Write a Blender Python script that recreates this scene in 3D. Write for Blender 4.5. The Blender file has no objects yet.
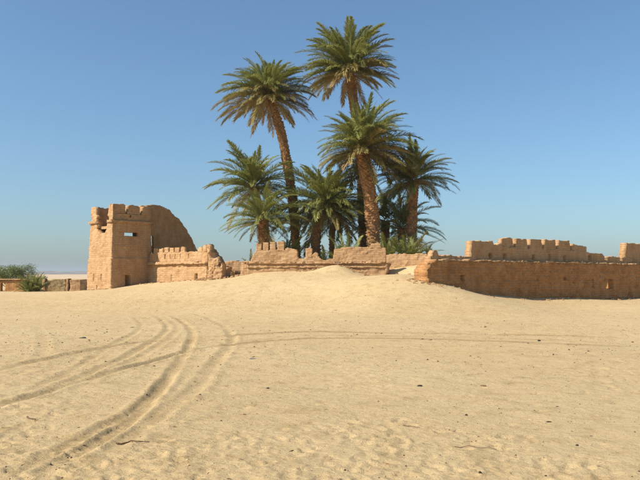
import bpy, math, random
import numpy as np
R = math.radians
sc = bpy.context.scene
C = sc.collection
random.seed(7)

# ------------------------------------------------------------------ camera, sky, sun, exposure
EYE, F, PITCH = 1.7, 700.0, math.atan(36 / 700.0)
cam = bpy.data.cameras.new('camera'); cam_o = bpy.data.objects.new('camera', cam); C.objects.link(cam_o)
cam_o.location = (0, 0, EYE); cam_o.rotation_euler = (R(90) + PITCH, 0, 0)
cam.sensor_width = 36; cam.lens = 36 * F / 640; cam.clip_start = 0.1; cam.clip_end = 20000
sc.camera = cam_o

SUN_EL = R(41)
SX, SY = -0.92, -0.39                      # horizontal direction towards the sun (left, a little behind the camera)
world = bpy.data.worlds.new('World'); sc.world = world; world.use_nodes = True
wn = world.node_tree.nodes; wl = world.node_tree.links
sky = wn.new('ShaderNodeTexSky'); sky.sky_type = 'NISHITA'; sky.sun_disc = False
sky.sun_elevation = SUN_EL; sky.sun_rotation = math.atan2(SX, SY)
sky.altitude = 0; sky.air_density = 1.0; sky.dust_density = 1.55; sky.ozone_density = 6
tint = wn.new('ShaderNodeMix'); tint.data_type = 'RGBA'; tint.blend_type = 'MULTIPLY'; tint.inputs[0].default_value = 1.0; tint.inputs[7].default_value = (0.97, 1.05, 1.0, 1)
wl.new(sky.outputs[0], tint.inputs[6]); wl.new(tint.outputs[2], wn['Background'].inputs[0])
wn['Background'].inputs[1].default_value = 0.106

sun = bpy.data.lights.new('sun', 'SUN'); sun_o = bpy.data.objects.new('sun', sun); C.objects.link(sun_o)
sun.energy = 5.0; sun.angle = R(0.53); sun.color = (1.0, 0.93, 0.82)
from mathutils import Vector
sv = Vector((SX, SY, 0)).normalized() * math.cos(SUN_EL) + Vector((0, 0, math.sin(SUN_EL)))
sun_o.rotation_euler = sv.to_track_quat('Z', 'Y').to_euler(); sun_o.location = (-30, -10, 40)
sc.view_settings.view_transform = 'Standard'; sc.view_settings.look = 'None'
sc.view_settings.exposure = 0.5; sc.view_settings.gamma = 1

# ------------------------------------------------------------------ helpers
def at(u, v, d):
    """point of the place at distance d seen in direction (u, v) of the photograph"""
    r = (u - 320) / F; up = (240 - v) / F
    dy = math.cos(PITCH) - up * math.sin(PITCH); dz = math.sin(PITCH) + up * math.cos(PITCH)
    k = d / dy
    return (r * k, d, EYE + dz * k)
def zat(v, d): return at(320, v, d)[2]

def tag(o, label=None, cat=None, group=None, kind=None):
    if label: o['label'] = label
    if cat: o['category'] = cat
    if group: o['group'] = group
    if kind: o['kind'] = kind
    return o
def empty(name, loc=(0, 0, 0)):
    o = bpy.data.objects.new(name, None); C.objects.link(o); o.location = loc; o.empty_display_size = 0.3
    return o
def put(name, me, parent=None, mat=None):
    o = bpy.data.objects.new(name, me); C.objects.link(o)
    if mat is not None and len(me.materials) == 0: me.materials.append(mat)
    if parent:
        o.parent = parent
        o.matrix_parent_inverse.identity()
        o.location = -Vector(parent.location)
    return o
def mesh(name, V, Fc, mat=None, smooth=False):
    me = bpy.data.meshes.new(name)
    V = np.asarray(V, dtype=np.float32)
    if isinstance(Fc, np.ndarray):
        n, k = Fc.shape
        me.vertices.add(len(V)); me.vertices.foreach_set('co', V.ravel())
        me.loops.add(n * k); me.loops.foreach_set('vertex_index', Fc.ravel().astype(np.int32))
        me.polygons.add(n); me.polygons.foreach_set('loop_start', (np.arange(n) * k).astype(np.int32))
        me.update(calc_edges=True)
    else:
        me.from_pydata(V.tolist(), [], Fc)
    if smooth: me.polygons.foreach_set('use_smooth', np.ones(len(me.polygons), dtype=bool))
    if mat: me.materials.append(mat)
    me.validate(); me.update()
    return me

_rs = np.random.RandomState(3)
T2 = _rs.rand(256, 256).astype(np.float64) * 2 - 1
T3 = _rs.rand(64, 64, 64) * 2 - 1
def n2(x, y, s=1.0, seed=0):
    x = x / s + seed * 17.31; y = y / s + seed * 9.17
    xi = np.floor(x).astype(int); yi = np.floor(y).astype(int); fx = x - xi; fy = y - yi
    fx = fx * fx * fx * (fx * (fx * 6 - 15) + 10); fy = fy * fy * fy * (fy * (fy * 6 - 15) + 10)
    a = T2[xi & 255, yi & 255]; b = T2[(xi + 1) & 255, yi & 255]; c = T2[xi & 255, (yi + 1) & 255]; d = T2[(xi + 1) & 255, (yi + 1) & 255]
    return (a * (1 - fx) + b * fx) * (1 - fy) + (c * (1 - fx) + d * fx) * fy
def n3(x, y, z, s=1.0, seed=0):
    x = x / s + seed * 7.7; y = y / s + seed * 3.1; z = z / s + seed * 5.3
    xi = np.floor(x).astype(int); yi = np.floor(y).astype(int); zi = np.floor(z).astype(int)
    fx = x - xi; fy = y - yi; fz = z - zi
    fx = fx * fx * (3 - 2 * fx); fy = fy * fy * (3 - 2 * fy); fz = fz * fz * (3 - 2 * fz)
    g = lambda a, b, c: T3[(xi + a) & 63, (yi + b) & 63, (zi + c) & 63]
    l = lambda p, q, t: p + (q - p) * t
    return l(l(l(g(0, 0, 0), g(1, 0, 0), fx), l(g(0, 1, 0), g(1, 1, 0), fx), fy), l(l(g(0, 0, 1), g(1, 0, 1), fx), l(g(0, 1, 1), g(1, 1, 1), fx), fy), fz)
def sstep(a, b, x):
    t = np.clip((x - a) / (b - a), 0, 1); return t * t * (3 - 2 * t)

# ------------------------------------------------------------------ materials
def new_mat(name, rough=0.95):
    m = bpy.data.materials.new(name); m.use_nodes = True
    nt = m.node_tree; b = nt.nodes['Principled BSDF']; b.inputs['Roughness'].default_value = rough
    b.inputs['Specular IOR Level'].default_value = 0.15
    return m, nt, b
def ramp(nt, fac, stops):
    r = nt.nodes.new('ShaderNodeValToRGB'); e = r.color_ramp.elements
    while len(e) < len(stops): e.new(0.5)
    for i, (p, c) in enumerate(stops): e[i].position = p; e[i].color = (*c, 1)
    nt.links.new(fac, r.inputs[0]); return r.outputs[0]
def noise(nt, vec, scale, detail=4, rough=0.55, dist=0.0):
    n = nt.nodes.new('ShaderNodeTexNoise'); n.inputs['Scale'].default_value = scale
    n.inputs['Detail'].default_value = detail; n.inputs['Roughness'].default_value = rough; n.inputs['Distortion'].default_value = dist
    if vec: nt.links.new(vec, n.inputs['Vector'])
    return n.outputs[0]
def mixc(nt, a, b, f, mode='MIX'):
    m = nt.nodes.new('ShaderNodeMix'); m.data_type = 'RGBA'; m.blend_type = mode
    for s, x in ((m.inputs[6], a), (m.inputs[7], b), (m.inputs[0], f)):
        if isinstance(x, (int, float)): s.default_value = x
        elif isinstance(x, tuple): s.default_value = (*x, 1)
        else: nt.links.new(x, s)
    return m.outputs[2]
def bump(nt, h, strength, dist, prev=None):
    b = nt.nodes.new('ShaderNodeBump'); b.inputs['Strength'].default_value = strength; b.inputs['Distance'].default_value = dist
    nt.links.new(h, b.inputs['Height'])
    if prev: nt.links.new(prev, b.inputs['Normal'])
    return b.outputs[0]
def pos(nt):
    return nt.nodes.new('ShaderNodeNewGeometry').outputs['Position']
def scaled(nt, vec, s):
    m = nt.nodes.new('ShaderNodeMapping'); m.inputs['Scale'].default_value = s
    nt.links.new(vec, m.inputs['Vector']); return m.outputs[0]

def mud_mat(name, base, dark, light, coarse=1.0, cells=0.35):
    m, nt, b = new_mat(name)
    p = pos(nt)
    c = ramp(nt, noise(nt, p, 1.3, 6, 0.6), [(0.3, dark), (0.5, base), (0.72, light)])
    streak = noise(nt, scaled(nt, p, (3.0, 3.0, 0.5)), 1.5, 5, 0.6)
    c = mixc(nt, c, ramp(nt, streak, [(0.35, (0.76, 0.70, 0.62)), (0.62, (1, 1, 1))]), 0.5, 'MULTIPLY')
    grain = noise(nt, p, 16, 5, 0.7)
    c = mixc(nt, c, ramp(nt, grain, [(0.3, (0.72, 0.68, 0.62)), (0.6, (1.05, 1.05, 1.04))]), 0.5, 'MULTIPLY')
    vo = nt.nodes.new('ShaderNodeTexVoronoi'); vo.inputs['Scale'].default_value = 3.6; vo.inputs['Randomness'].default_value = 0.85
    nt.links.new(scaled(nt, p, (1, 1, 2.1)), vo.inputs['Vector'])
    sep = nt.nodes.new('ShaderNodeSeparateColor'); nt.links.new(vo.outputs['Color'], sep.inputs[0])
    c = mixc(nt, c, ramp(nt, sep.outputs[0], [(0.0, (0.66, 0.63, 0.58)), (0.5, (0.97, 0.97, 0.97)), (1.0, (1.14, 1.13, 1.10))]), cells, 'MULTIPLY')
    sx = nt.nodes.new('ShaderNodeSeparateXYZ'); nt.links.new(p, sx.inputs[0])
    ax = nt.nodes.new('ShaderNodeMath'); ax.operation = 'MULTIPLY'; ax.inputs[1].default_value = 1.41; nt.links.new(sx.outputs[0], ax.inputs[0])
    wob = nt.nodes.new('ShaderNodeMath'); wob.operation = 'MULTIPLY_ADD'; wob.inputs[1].default_value = 0.16; nt.links.new(noise(nt, p, 2.5, 2), wob.inputs[0]); nt.links.new(sx.outputs[2], wob.inputs[2])
    cx = nt.nodes.new('ShaderNodeCombineXYZ'); nt.links.new(ax.outputs[0], cx.inputs[0]); nt.links.new(wob.outputs[0], cx.inputs[1])
    br = nt.nodes.new('ShaderNodeTexBrick'); br.inputs['Scale'].default_value = 1.0; br.inputs['Brick Width'].default_value = 0.36; br.inputs['Row Height'].default_value = 0.15
    br.inputs['Mortar Size'].default_value = 0.016; br.inputs['Mortar Smooth'].default_value = 0.6
    br.inputs['Color1'].default_value = (1.05, 1.04, 1.02, 1); br.inputs['Color2'].default_value = (0.86, 0.84, 0.80, 1); br.inputs['Mortar'].default_value = (0.62, 0.58, 0.52, 1)
    nt.links.new(cx.outputs[0], br.inputs['Vector'])
    worn = ramp(nt, noise(nt, p, 0.7, 4, 0.6), [(0.38, (0.08, 0.08, 0.08)), (0.60, (1, 1, 1))])
    wm = nt.nodes.new('ShaderNodeMath'); wm.operation = 'MULTIPLY'; wm.inputs[1].default_value = 0.42; nt.links.new(worn, wm.inputs[0])
    c = mixc(nt, c, mixc(nt, c, br.outputs['Color'], 1.0, 'MULTIPLY'), wm.outputs[0])
    nt.links.new(c, b.inputs['Base Color'])
    nb = bump(nt, noise(nt, scaled(nt, p, (1, 1, 1.8)), 6, 6, 0.7), 0.7 * coarse, 0.07)
    hb = nt.nodes.new('ShaderNodeMath'); hb.operation = 'MULTIPLY'; nt.links.new(br.outputs['Fac'], hb.inputs[0]); nt.links.new(worn, hb.inputs[1])
    nbb = nt.nodes.new('ShaderNodeBump'); nbb.invert = True; nbb.inputs['Strength'].default_value = 0.6; nbb.inputs['Distance'].default_value = 0.03
    nt.links.new(hb.outputs[0], nbb.inputs['Height']); nt.links.new(nb, nbb.inputs['Normal']); nb = nbb.outputs[0]
    nb = bump(nt, ramp(nt, vo.outputs['Distance'], [(0.25, (1, 1, 1)), (0.62, (0, 0, 0))]), 0.8 * cells, 0.05, nb)
    nb = bump(nt, noise(nt, p, 30, 4, 0.7), 0.5, 0.02, nb)
    nt.links.new(nb, b.inputs['Normal'])
    return m
MUD = mud_mat('mud_brick', (0.47, 0.295, 0.155), (0.40, 0.238, 0.117), (0.515, 0.338, 0.188), 0.6, 0.14)
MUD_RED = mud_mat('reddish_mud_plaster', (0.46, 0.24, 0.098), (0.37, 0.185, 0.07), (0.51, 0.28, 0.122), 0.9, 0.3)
MUD_FAR = mud_mat('far_mud_brick', (0.47, 0.30, 0.16), (0.38, 0.23, 0.12), (0.54, 0.36, 0.20))

def sand_mat():
    m, nt, b = new_mat('desert_sand', 0.9)
    p = pos(nt)
    c = ramp(nt, noise(nt, p, 0.12, 5, 0.6), [(0.3, (0.515, 0.365, 0.182)), (0.7, (0.57, 0.425, 0.232))])
    c2 = ramp(nt, noise(nt, p, 2.2, 6, 0.65), [(0.28, (0.74, 0.69, 0.60)), (0.48, (1, 1, 1)), (0.75, (1.06, 1.06, 1.06))])
    c = mixc(nt, c, c2, 0.8, 'MULTIPLY')
    flat = scaled(nt, p, (1.0, 1.6, 1.0))
    sp = noise(nt, flat, 17, 3, 0.6)
    c = mixc(nt, c, ramp(nt, sp, [(0.29, (0.55, 0.50, 0.42)), (0.39, (1, 1, 1))]), 0.85, 'MULTIPLY')
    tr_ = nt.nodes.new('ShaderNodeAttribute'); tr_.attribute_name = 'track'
    c = mixc(nt, c, mixc(nt, c, (0.70, 0.67, 0.61), 1.0, 'MULTIPLY'), tr_.outputs['Fac'])  # darker compacted sand in the ruts, with rut shade painted in too
    gr = noise(nt, p, 120, 2, 0.7)
    c = mixc(nt, c, ramp(nt, gr, [(0.3, (0.80, 0.78, 0.74)), (0.6, (1.03, 1.03, 1.03))]), 0.6, 'MULTIPLY')
    nt.links.new(c, b.inputs['Base Color'])
    nb = bump(nt, noise(nt, p, 3.5, 5, 0.6), 0.35, 0.12)
    nb = bump(nt, noise(nt, flat, 10, 6, 0.75), 0.8, 0.055, nb)
    nb = bump(nt, noise(nt, p, 90, 3, 0.7), 0.35, 0.008, nb)
    nt.links.new(nb, b.inputs['Normal'])
    return m
SAND = sand_mat()

def leaf_mat(name, a, b_, tr=0.25):
    m, nt, b = new_mat(name, 0.55)
    b.inputs['Specular IOR Level'].default_value = 0.35
    oi = nt.nodes.new('ShaderNodeObjectInfo')
    c = mixc(nt, a, b_, oi.outputs['Random'])
    p = pos(nt)
    c = mixc(nt, c, ramp(nt, noise(nt, p, 3.0, 3), [(0.3, (0.75, 0.75, 0.7)), (0.7, (1.15, 1.15, 1.1))]), 0.7, 'MULTIPLY')
    nt.links.new(c, b.inputs['Base Color'])
    t = nt.nodes.new('ShaderNodeBsdfTranslucent'); nt.links.new(c, t.inputs[0])
    mx = nt.nodes.new('ShaderNodeMixShader'); mx.inputs[0].default_value = tr
    out = nt.nodes['Material Output']
    nt.links.new(b.outputs[0], mx.inputs[1]); nt.links.new(t.outputs[0], mx.inputs[2]); nt.links.new(mx.outputs[0], out.inputs[0])
    return m
GREEN = leaf_mat('frond_green', (0.22, 0.24, 0.066), (0.335, 0.325, 0.10), 0.34)
OLD = leaf_mat('frond_olive', (0.29, 0.24, 0.08), (0.39, 0.30, 0.11), 0.3)
DRY = leaf_mat('frond_dry', (0.34, 0.225, 0.10), (0.46, 0.32, 0.16), 0.15)
BUSH = leaf_mat('bush_leaf', (0.155, 0.19, 0.065), (0.20, 0.225, 0.08))
def plain(name, c, var=0.25, scale=12, rough=0.9, bmp=0.4):
    m, nt, b = new_mat(name, rough); p = pos(nt)
    lo = tuple(x * (1 - var) for x in c); hi = tuple(min(1, x * (1 + var)) for x in c)
    nt.links.new(ramp(nt, noise(nt, p, scale, 5, 0.65), [(0.32, lo), (0.68, hi)]), b.inputs['Base Color'])
    nt.links.new(bump(nt, noise(nt, p, scale * 2, 4, 0.7), bmp, 0.03), b.inputs['Normal'])
    return m
BARK = plain('palm_bark', (0.27, 0.145, 0.065), 0.4, 6)
BOOT = plain('leaf_base_bark', (0.35, 0.195, 0.09), 0.5, 3.5)
DATE = plain('date_stalk', (0.55, 0.24, 0.04), 0.25, 20)
STONE_D = plain('dark_stone', (0.045, 0.036, 0.03), 0.3, 40)
STONE_B = plain('brown_clod', (0.30, 0.20, 0.11), 0.3, 40)
WOOD = plain('dry_wood', (0.16, 0.10, 0.055), 0.35, 30)
RED = plain('reddish_shard', (0.33, 0.12, 0.06), 0.2, 40)
BLUEP = plain('faded_blue_plastic', (0.15, 0.155, 0.17), 0.2, 40)
DARKP = plain('dark_green_plastic', (0.03, 0.05, 0.035), 0.2, 40)
HILL = plain('hill_rock', (0.20, 0.175, 0.15), 0.25, 0.02)
DUNE = plain('far_dune_sand', (0.52, 0.38, 0.24), 0.1, 0.03)
FENCE = plain('dry_reed', (0.30, 0.215, 0.105), 0.4, 4)

# ------------------------------------------------------------------ plan of the site (metres; camera at the origin looking along +y)
def unit(p, q):
    L = math.hypot(q[0] - p[0], q[1] - p[1]); return (q[0] - p[0]) / L, (q[1] - p[1]) / L, L
def s_of(p, d, u):
    """distance along the line p + s*d at which it crosses picture column u"""
    k = (u - 320) / F
    return (k * p[1] - p[0]) / (d[0] - k * d[1])
def along(p, d, s): return (p[0] + d[0] * s, p[1] + d[1] * s)
nrm = lambda x, y: (x / math.hypot(x, y), y / math.hypot(x, y))
dR = nrm(0.69, 0.72); dL = nrm(0.72, -0.69)
TC = (at(112, 262, 50)[0], 50.0)                        # nearest corner of the tower
TW = 3.2
TR = along(TC, dR, TW); TL = along(TC, dL, -TW); TB = along(TL, dR, TW)
W3a = along(TC, dR, 2.95); W3L = s_of(W3a, dL, 207); W3b = along(W3a, dL, W3L)
d6 = nrm(0.99, -0.12)
W6a = (at(247, 262, 46.6)[0], 46.6); W6L = s_of(W6a, d6, 386); W6b = along(W6a, d6, W6L)
d8 = nrm(0.78, 0.62)
W8a = (at(427, 262, 37)[0], 37.0); W8L = s_of(W8a, d8, 690); W8b = along(W8a, d8, W8L)

# ------------------------------------------------------------------ ground: one sheet to the horizon
ctrl = []
for y in (-40, -15, 0, 9, 18, 25):
    for x in (-40, -20, -9, 0, 9, 20, 40): ctrl.append((x, y, 0.0))
def cp(u, v, d): ctrl.append(at(u, v, d))
for u, v, d in [(-120, 294, 56), (0, 294, 52), (60, 291.5, 51), (88, 290.5, 52), (112, 288.5, 49.8), (147, 283.5, 51.6), (180, 281, 49), (207, 279, 46.6),
                (230, 277.5, 46), (250, 274, 46.2), (280, 271.5, 46), (330, 272, 45.5), (360, 274.5, 45.2), (386, 278, 45), (405, 276, 45), (412, 274, 40),
                (425, 283.5, 36.8), (470, 291, 39.3), (500, 295.5, 40.8), (530, 297.5, 42.8), (600, 298.8, 48), (640, 297.5, 51), (760, 296, 60),
                (320, 300, 36), (200, 301, 38), (440, 303, 33), (530, 307, 36), (60, 303, 40), (620, 305, 40), (-60, 305, 38),
                (392, 270, 46.8), (408, 268, 46.2), (430, 266, 45.6)]:
    cp(u, v, d)
for x, y, z in [(-30, 75, 0.05), (-18, 62, 0.4), (-10, 54, 1.1), (-3, 52, 1.7), (3, 52, 1.8), (-2, 60, 1.6), (6, 56, 1.8), (10, 60, 1.3), (14, 54, 0.8), (24, 60, 0.3), (35, 60, 0.2),
                (0, 75, 0.6), (30, 80, 0.2), (-60, 60, 0.1), (-60, 100, 0), (0, 110, 0), (60, 100, 0), (60, 60, 0.1), (-20, 95, 0), (25, 120, 0)]: ctrl.append((x, y, z))
ctrl = np.array(ctrl); CX = ctrl[:, :2] / 50.0
def _phi(r2): return np.where(r2 > 1e-12, r2 * np.log(np.maximum(r2, 1e-12)), 0)
nC = len(ctrl)
Kc = _phi(((CX[:, None] - CX[None]) ** 2).sum(-1)) + np.eye(nC) * 2e-4
Pc = np.c_[np.ones(nC), CX]
A = np.block([[Kc, Pc], [Pc.T, np.zeros((3, 3))]])
sol = np.linalg.solve(A, np.r_[ctrl[:, 2], 0, 0, 0])
def macro(x, y):
    x = np.asarray(x, float); y = np.asarray(y, float); sh = x.shape; xf = x.ravel() / 50; yf = y.ravel() / 50
    z = sol[nC] + sol[nC + 1] * xf + sol[nC + 2] * yf
    for i in range(nC): z = z + sol[i] * _phi((xf - CX[i, 0]) ** 2 + (yf - CX[i, 1]) ** 2)
    x = x.ravel(); y = y.ravel()
    w = (1 - sstep(55, 85, np.abs(x))) * (1 - sstep(95, 150, y)) * sstep(-45, -20, y)
    z = np.where(w > 0, z * w, 0)
    mx, my, _ = at(336, 262, 45.0); z = z + 0.50 * np.exp(-((x - mx) / 1.3) ** 2 - ((y - my) / 1.1) ** 2)
    return z.reshape(sh)

def to_ground(u, v):
    r = (u - 320) / F; up = (240 - v) / F
    dy = math.cos(PITCH) - up * math.sin(PITCH); dz = math.sin(PITCH) + up * math.cos(PITCH)
    k = 3.0
    for _ in range(400):
        x, y, z = r * k, dy * k, EYE + dz * k
        g = float(macro(np.array([x]), np.array([y]))[0])
        if z <= g + 0.002: break
        k += max((z - g) * 1.5, 0.004)
    return x, y

rows = list(np.linspace(-80, 3.0, 40)); y = 3.4
while y < 70: rows.append(y); y *= 1.0042
while y < 9000: rows.append(y); y *= 1.09
rows = np.array(rows)
du = 0.0031
uc = list(np.arange(-0.72, 0.7201, du)); k = 0.72; st = du
ext = []
while k < 16: st *= 1.22; k += st; ext.append(k)
ucol = np.array([-e for e in ext[::-1]] + uc + ext)
wid = np.maximum(rows, 0.0) + 1.6
wid = np.where(rows < 0, 1.6 + (-rows) * 0.25, wid)
GX = ucol[None, :] * wid[:, None]; GY = np.repeat(rows[:, None], len(ucol), 1)
GZ = macro(GX, GY)
near = 1 - sstep(60, 90, GY)
GZ += near * (0.030 * n2(GX, GY, 3.1, 1) + 0.014 * n2(GX, GY, 1.1, 2) + 0.006 * n2(GX, GY, 0.45, 3) + 0.004 * n2(GX, GY, 0.2, 4))
patch = sstep(-0.15, 0.5, n2(GX, GY, 4.5, 8)) * 0.8 + 0.2
GZ += (1 - sstep(18, 34, GY)) * patch * (0.014 * np.abs(n2(GX, GY * 1.6, 0.26, 5)) + 0.011 * n2(GX, GY * 1.3, 0.10, 6))
GZ += (1 - sstep(400, 1500, GY)) * sstep(80, 200, GY) * 0.4 * n2(GX, GY, 60, 7)

def window(x, y, r):
    i0, i1 = np.searchsorted(rows, (y - r, y + r)); i0 = max(i0, 0); i1 = min(i1, len(rows))
    if i1 <= i0: return None
    w = (wid[i0:i1].min(), wid[i0:i1].max())
    lo = min((x - r) / w[0], (x - r) / w[1]); hi = max((x + r) / w[0], (x + r) / w[1])
    j0, j1 = np.searchsorted(ucol, (lo, hi))
    if j1 <= j0: return None
    return slice(i0, i1), slice(j0, j1)
# wheel ruts
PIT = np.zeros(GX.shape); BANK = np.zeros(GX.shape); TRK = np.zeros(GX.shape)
def rut(pts, w, depth, bank, amp=1.0, seed=0):
    P = np.array([to_ground(*p) for p in pts])
    # Catmull-Rom smoothing in plan
    Q = []
    for i in range(len(P) - 1):
        p0 = P[max(i - 1, 0)]; p1 = P[i]; p2 = P[i + 1]; p3 = P[min(i + 2, len(P) - 1)]
        n = max(4, int(np.hypot(*(p2 - p1)) / 0.25))
        for t in np.arange(n) / n:
            Q.append(0.5 * ((2 * p1) + (p2 - p0) * t + (2 * p0 - 5 * p1 + 4 * p2 - p3) * t * t + (3 * p1 - p0 - 3 * p2 + p3) * t ** 3))
    Q.append(P[-1]); Q = np.array(Q)
    D = np.full(GX.shape, 9.0, dtype=np.float32); S = np.zeros(GX.shape, dtype=np.float32); acc = 0
    for a, b in zip(Q[:-1], Q[1:]):
        L = np.hypot(*(b - a))
        if L < 1e-6: continue
        c = (a + b) / 2; W = window(c[0], c[1], L / 2 + w * 4)
        if W:
            x = GX[W]; y = GY[W]
            t = np.clip(((x - a[0]) * (b[0] - a[0]) + (y - a[1]) * (b[1] - a[1])) / L ** 2, 0, 1)
            dd = np.hypot(x - a[0] - t * (b[0] - a[0]), y - a[1] - t * (b[1] - a[1]))
            m = dd < D[W]; D[W] = np.where(m, dd, D[W]); S[W] = np.where(m, acc + t * L, S[W])
        acc += L
    m = D < 8
    d = D[m]; s = S[m]; x = GX[m]; y = GY[m]
    d = d + 0.05 * n2(x, y, 0.5, 20 + seed) * w / 0.2
    var = 0.75 + 0.4 * n2(s, s * 0, 1.7, 30 + seed)
    fade = sstep(0, 1.5, s) * (1 - sstep(acc - 2.5, acc, s))
    g4 = np.exp(-(d / w) ** 4)
    h = -depth * g4 * var + min(0.008, depth * 0.2) * amp * g4 * np.sin(s * 2 * math.pi / 0.16 + 3 * n2(x, y, 0.4, 41))
    PIT[m] = np.minimum(PIT[m], h * fade)
    BANK[m] = np.maximum(BANK[m], fade * bank * np.exp(-((np.abs(d) - 1.75 * w) / (0.65 * w)) ** 2) * (var + 0.5 * n2(x, y, 0.35, 40 + seed)))
    TRK[m] = np.maximum(TRK[m], fade * np.exp(-(d / (w * 1.05)) ** 2) * np.clip(0.75 + 0.5 * n2(x, y, 0.6, 50 + seed), 0, 1) * amp)  # tint mask: compacted sand, plus painted shade where far ruts are shallow
RUTS = [
    ([(-30, 494), (15, 474), (60, 450), (95, 431), (130, 415), (150, 398), (166, 380), (180, 360), (189, 345), (191, 332), (180, 320), (165, 313)], 0.09, 0.036, 0.017, 0.85),
    ([(-5, 492), (37, 475), (82, 451), (115, 432), (140, 412), (158, 392), (172, 374)], 0.09, 0.042, 0.022, 0.8),
    ([(60, 482), (110, 452), (160, 416), (190, 393), (212, 367), (226, 350), (232, 338), (224, 327), (208, 318), (190, 312)], 0.11, 0.020, 0.015, 0.45),
    ([(-30, 412), (0, 404), (40, 394), (75, 383), (140, 365), (190, 351), (235, 344)], 0.10, 0.042, 0.02, 1.0),
    ([(200, 349), (235, 344), (280, 340), (320, 338), (400, 338.6), (480, 340.5), (560, 343.5), (660, 349)], 0.17, 0.012, 0.004, 1.6),  # shallow far rut; its shadow line is mostly painted by the strong tint
    ([(215, 343), (250, 340), (300, 336.3), (340, 335.4), (420, 336.2), (500, 338), (660, 345)], 0.12, 0.008, 0.003, 0.8),
    ([(-30, 377), (0, 370), (55, 357), (100, 348), (150, 341), (230, 336)], 0.12, 0.035, 0.02, 1.0),
    ([(190, 338), (230, 335.5), (320, 332), (420, 332.6), (520, 334.5), (660, 339)], 0.17, 0.012, 0.004, 1.6),
    ([(20, 398), (75, 380), (105, 366), (132, 352), (158, 338), (167, 328), (160, 319), (150, 314)], 0.09, 0.024, 0.015, 0.7),
    ([(0, 398), (25, 392), (65, 375), (92, 357), (115, 343), (138, 331), (140, 322), (132, 316)], 0.09, 0.017, 0.012, 0.5),
    ([(70, 392), (110, 371), (150, 350), (172, 336), (176, 326), (168, 318)], 0.09, 0.014, 0.010, 0.35),
    ([(30, 372), (44, 350), (42, 335), (34, 325)], 0.12, 0.008, 0.008, 0.2),
]
for i, r in enumerate(RUTS): rut(*r, seed=i)
GZ += PIT + BANK * (1 - np.clip(-PIT / 0.02, 0, 1))
# footprints and hoof marks
rng = np.random.RandomState(11)
for i in range(7000):
    y = 4.6 + 20 * rng.rand() ** 1.5; x = (rng.rand() * 2 - 1) * (0.62 * y + 1.0)
    if n2(np.array(x), np.array(y), 2.6, 9) < 0.05 and rng.rand() < 0.85: continue
    r = rng.uniform(0.025, 0.065); a = rng.rand() * 3.14; dep = rng.uniform(0.005, 0.015); el = rng.uniform(1.1, 2.2)
    W = window(x, y, r * 4.2)
    if not W: continue
    X = GX[W] - x; Y = GY[W] - y
    p = (X * math.cos(a) + Y * math.sin(a)) / (r * el); q = (-X * math.sin(a) + Y * math.cos(a)) / r
    rr = np.sqrt(p * p + q * q)
    GZ[W] += -dep * np.exp(-rr ** 3) + dep * 0.45 * np.exp(-((rr - 1.45) / 0.4) ** 2)

nr, nc = GX.shape
idx = np.arange(nr * nc).reshape(nr, nc)
Fq = np.stack([idx[:-1, :-1], idx[:-1, 1:], idx[1:, 1:], idx[1:, :-1]], -1).reshape(-1, 4)
ground = put('ground', mesh('ground', np.stack([GX, GY, GZ], -1).reshape(-1, 3), Fq, SAND, True))
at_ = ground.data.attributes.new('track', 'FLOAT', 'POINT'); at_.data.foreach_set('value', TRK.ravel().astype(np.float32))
tag(ground, 'pale tan desert sand with curving wheel tracks', None, None, 'structure')
def gz(x, y):
    i = int(np.clip(np.searchsorted(rows, y), 1, nr - 1)); w = wid[i]
    j = int(np.clip(np.searchsorted(ucol, x / w), 1, nc - 1))
    ty = (y - rows[i - 1]) / (rows[i] - rows[i - 1])
    za = np.interp(x, GX[i - 1, j - 2:j + 2], GZ[i - 1, j - 2:j + 2]); zb = np.interp(x, GX[i, j - 2:j + 2], GZ[i, j - 2:j + 2])
    return float(za * (1 - ty) + zb * ty)

# far dunes and rocky hills
def ridge(name, y0, y1, x0, x1, nx, ny, hfun, mat, label):
    xs = np.linspace(x0, x1, nx); ys = np.linspace(y0, y1, ny); X, Y = np.meshgrid(xs, ys)
    t = (Y - y0) / (y1 - y0); Z = hfun(X, Y) * np.sin(np.pi * t) ** 1.2 - 0.6
    ii = np.arange(nx * ny).reshape(ny, nx)
    Fq = np.stack([ii[:-1, :-1], ii[:-1, 1:], ii[1:, 1:], ii[1:, :-1]], -1).reshape(-1, 4)
    tag(put(name, mesh(name, np.stack([X, Y, Z], -1).reshape(-1, 3), Fq, mat, True)), label, None, None, 'structure')
ridge('dunes', 420, 760, -900, 900, 220, 24, lambda X, Y: 2.6 + 1.1 * n2(X, Y, 110, 3) + 0.5 * n2(X, Y, 40, 5), DUNE, 'low pale sand dunes on the horizon')
ridge('hills', 1700, 2600, -3200, 3200, 420, 36, lambda X, Y: np.maximum(0.5, 19 + 13 * n2(X, Y * 0.3, 190, 12) + 7 * n2(X, Y, 70, 14) + 2.5 * n2(X, Y, 25, 16)), HILL, 'dark rocky hills far away on the horizon')

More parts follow.
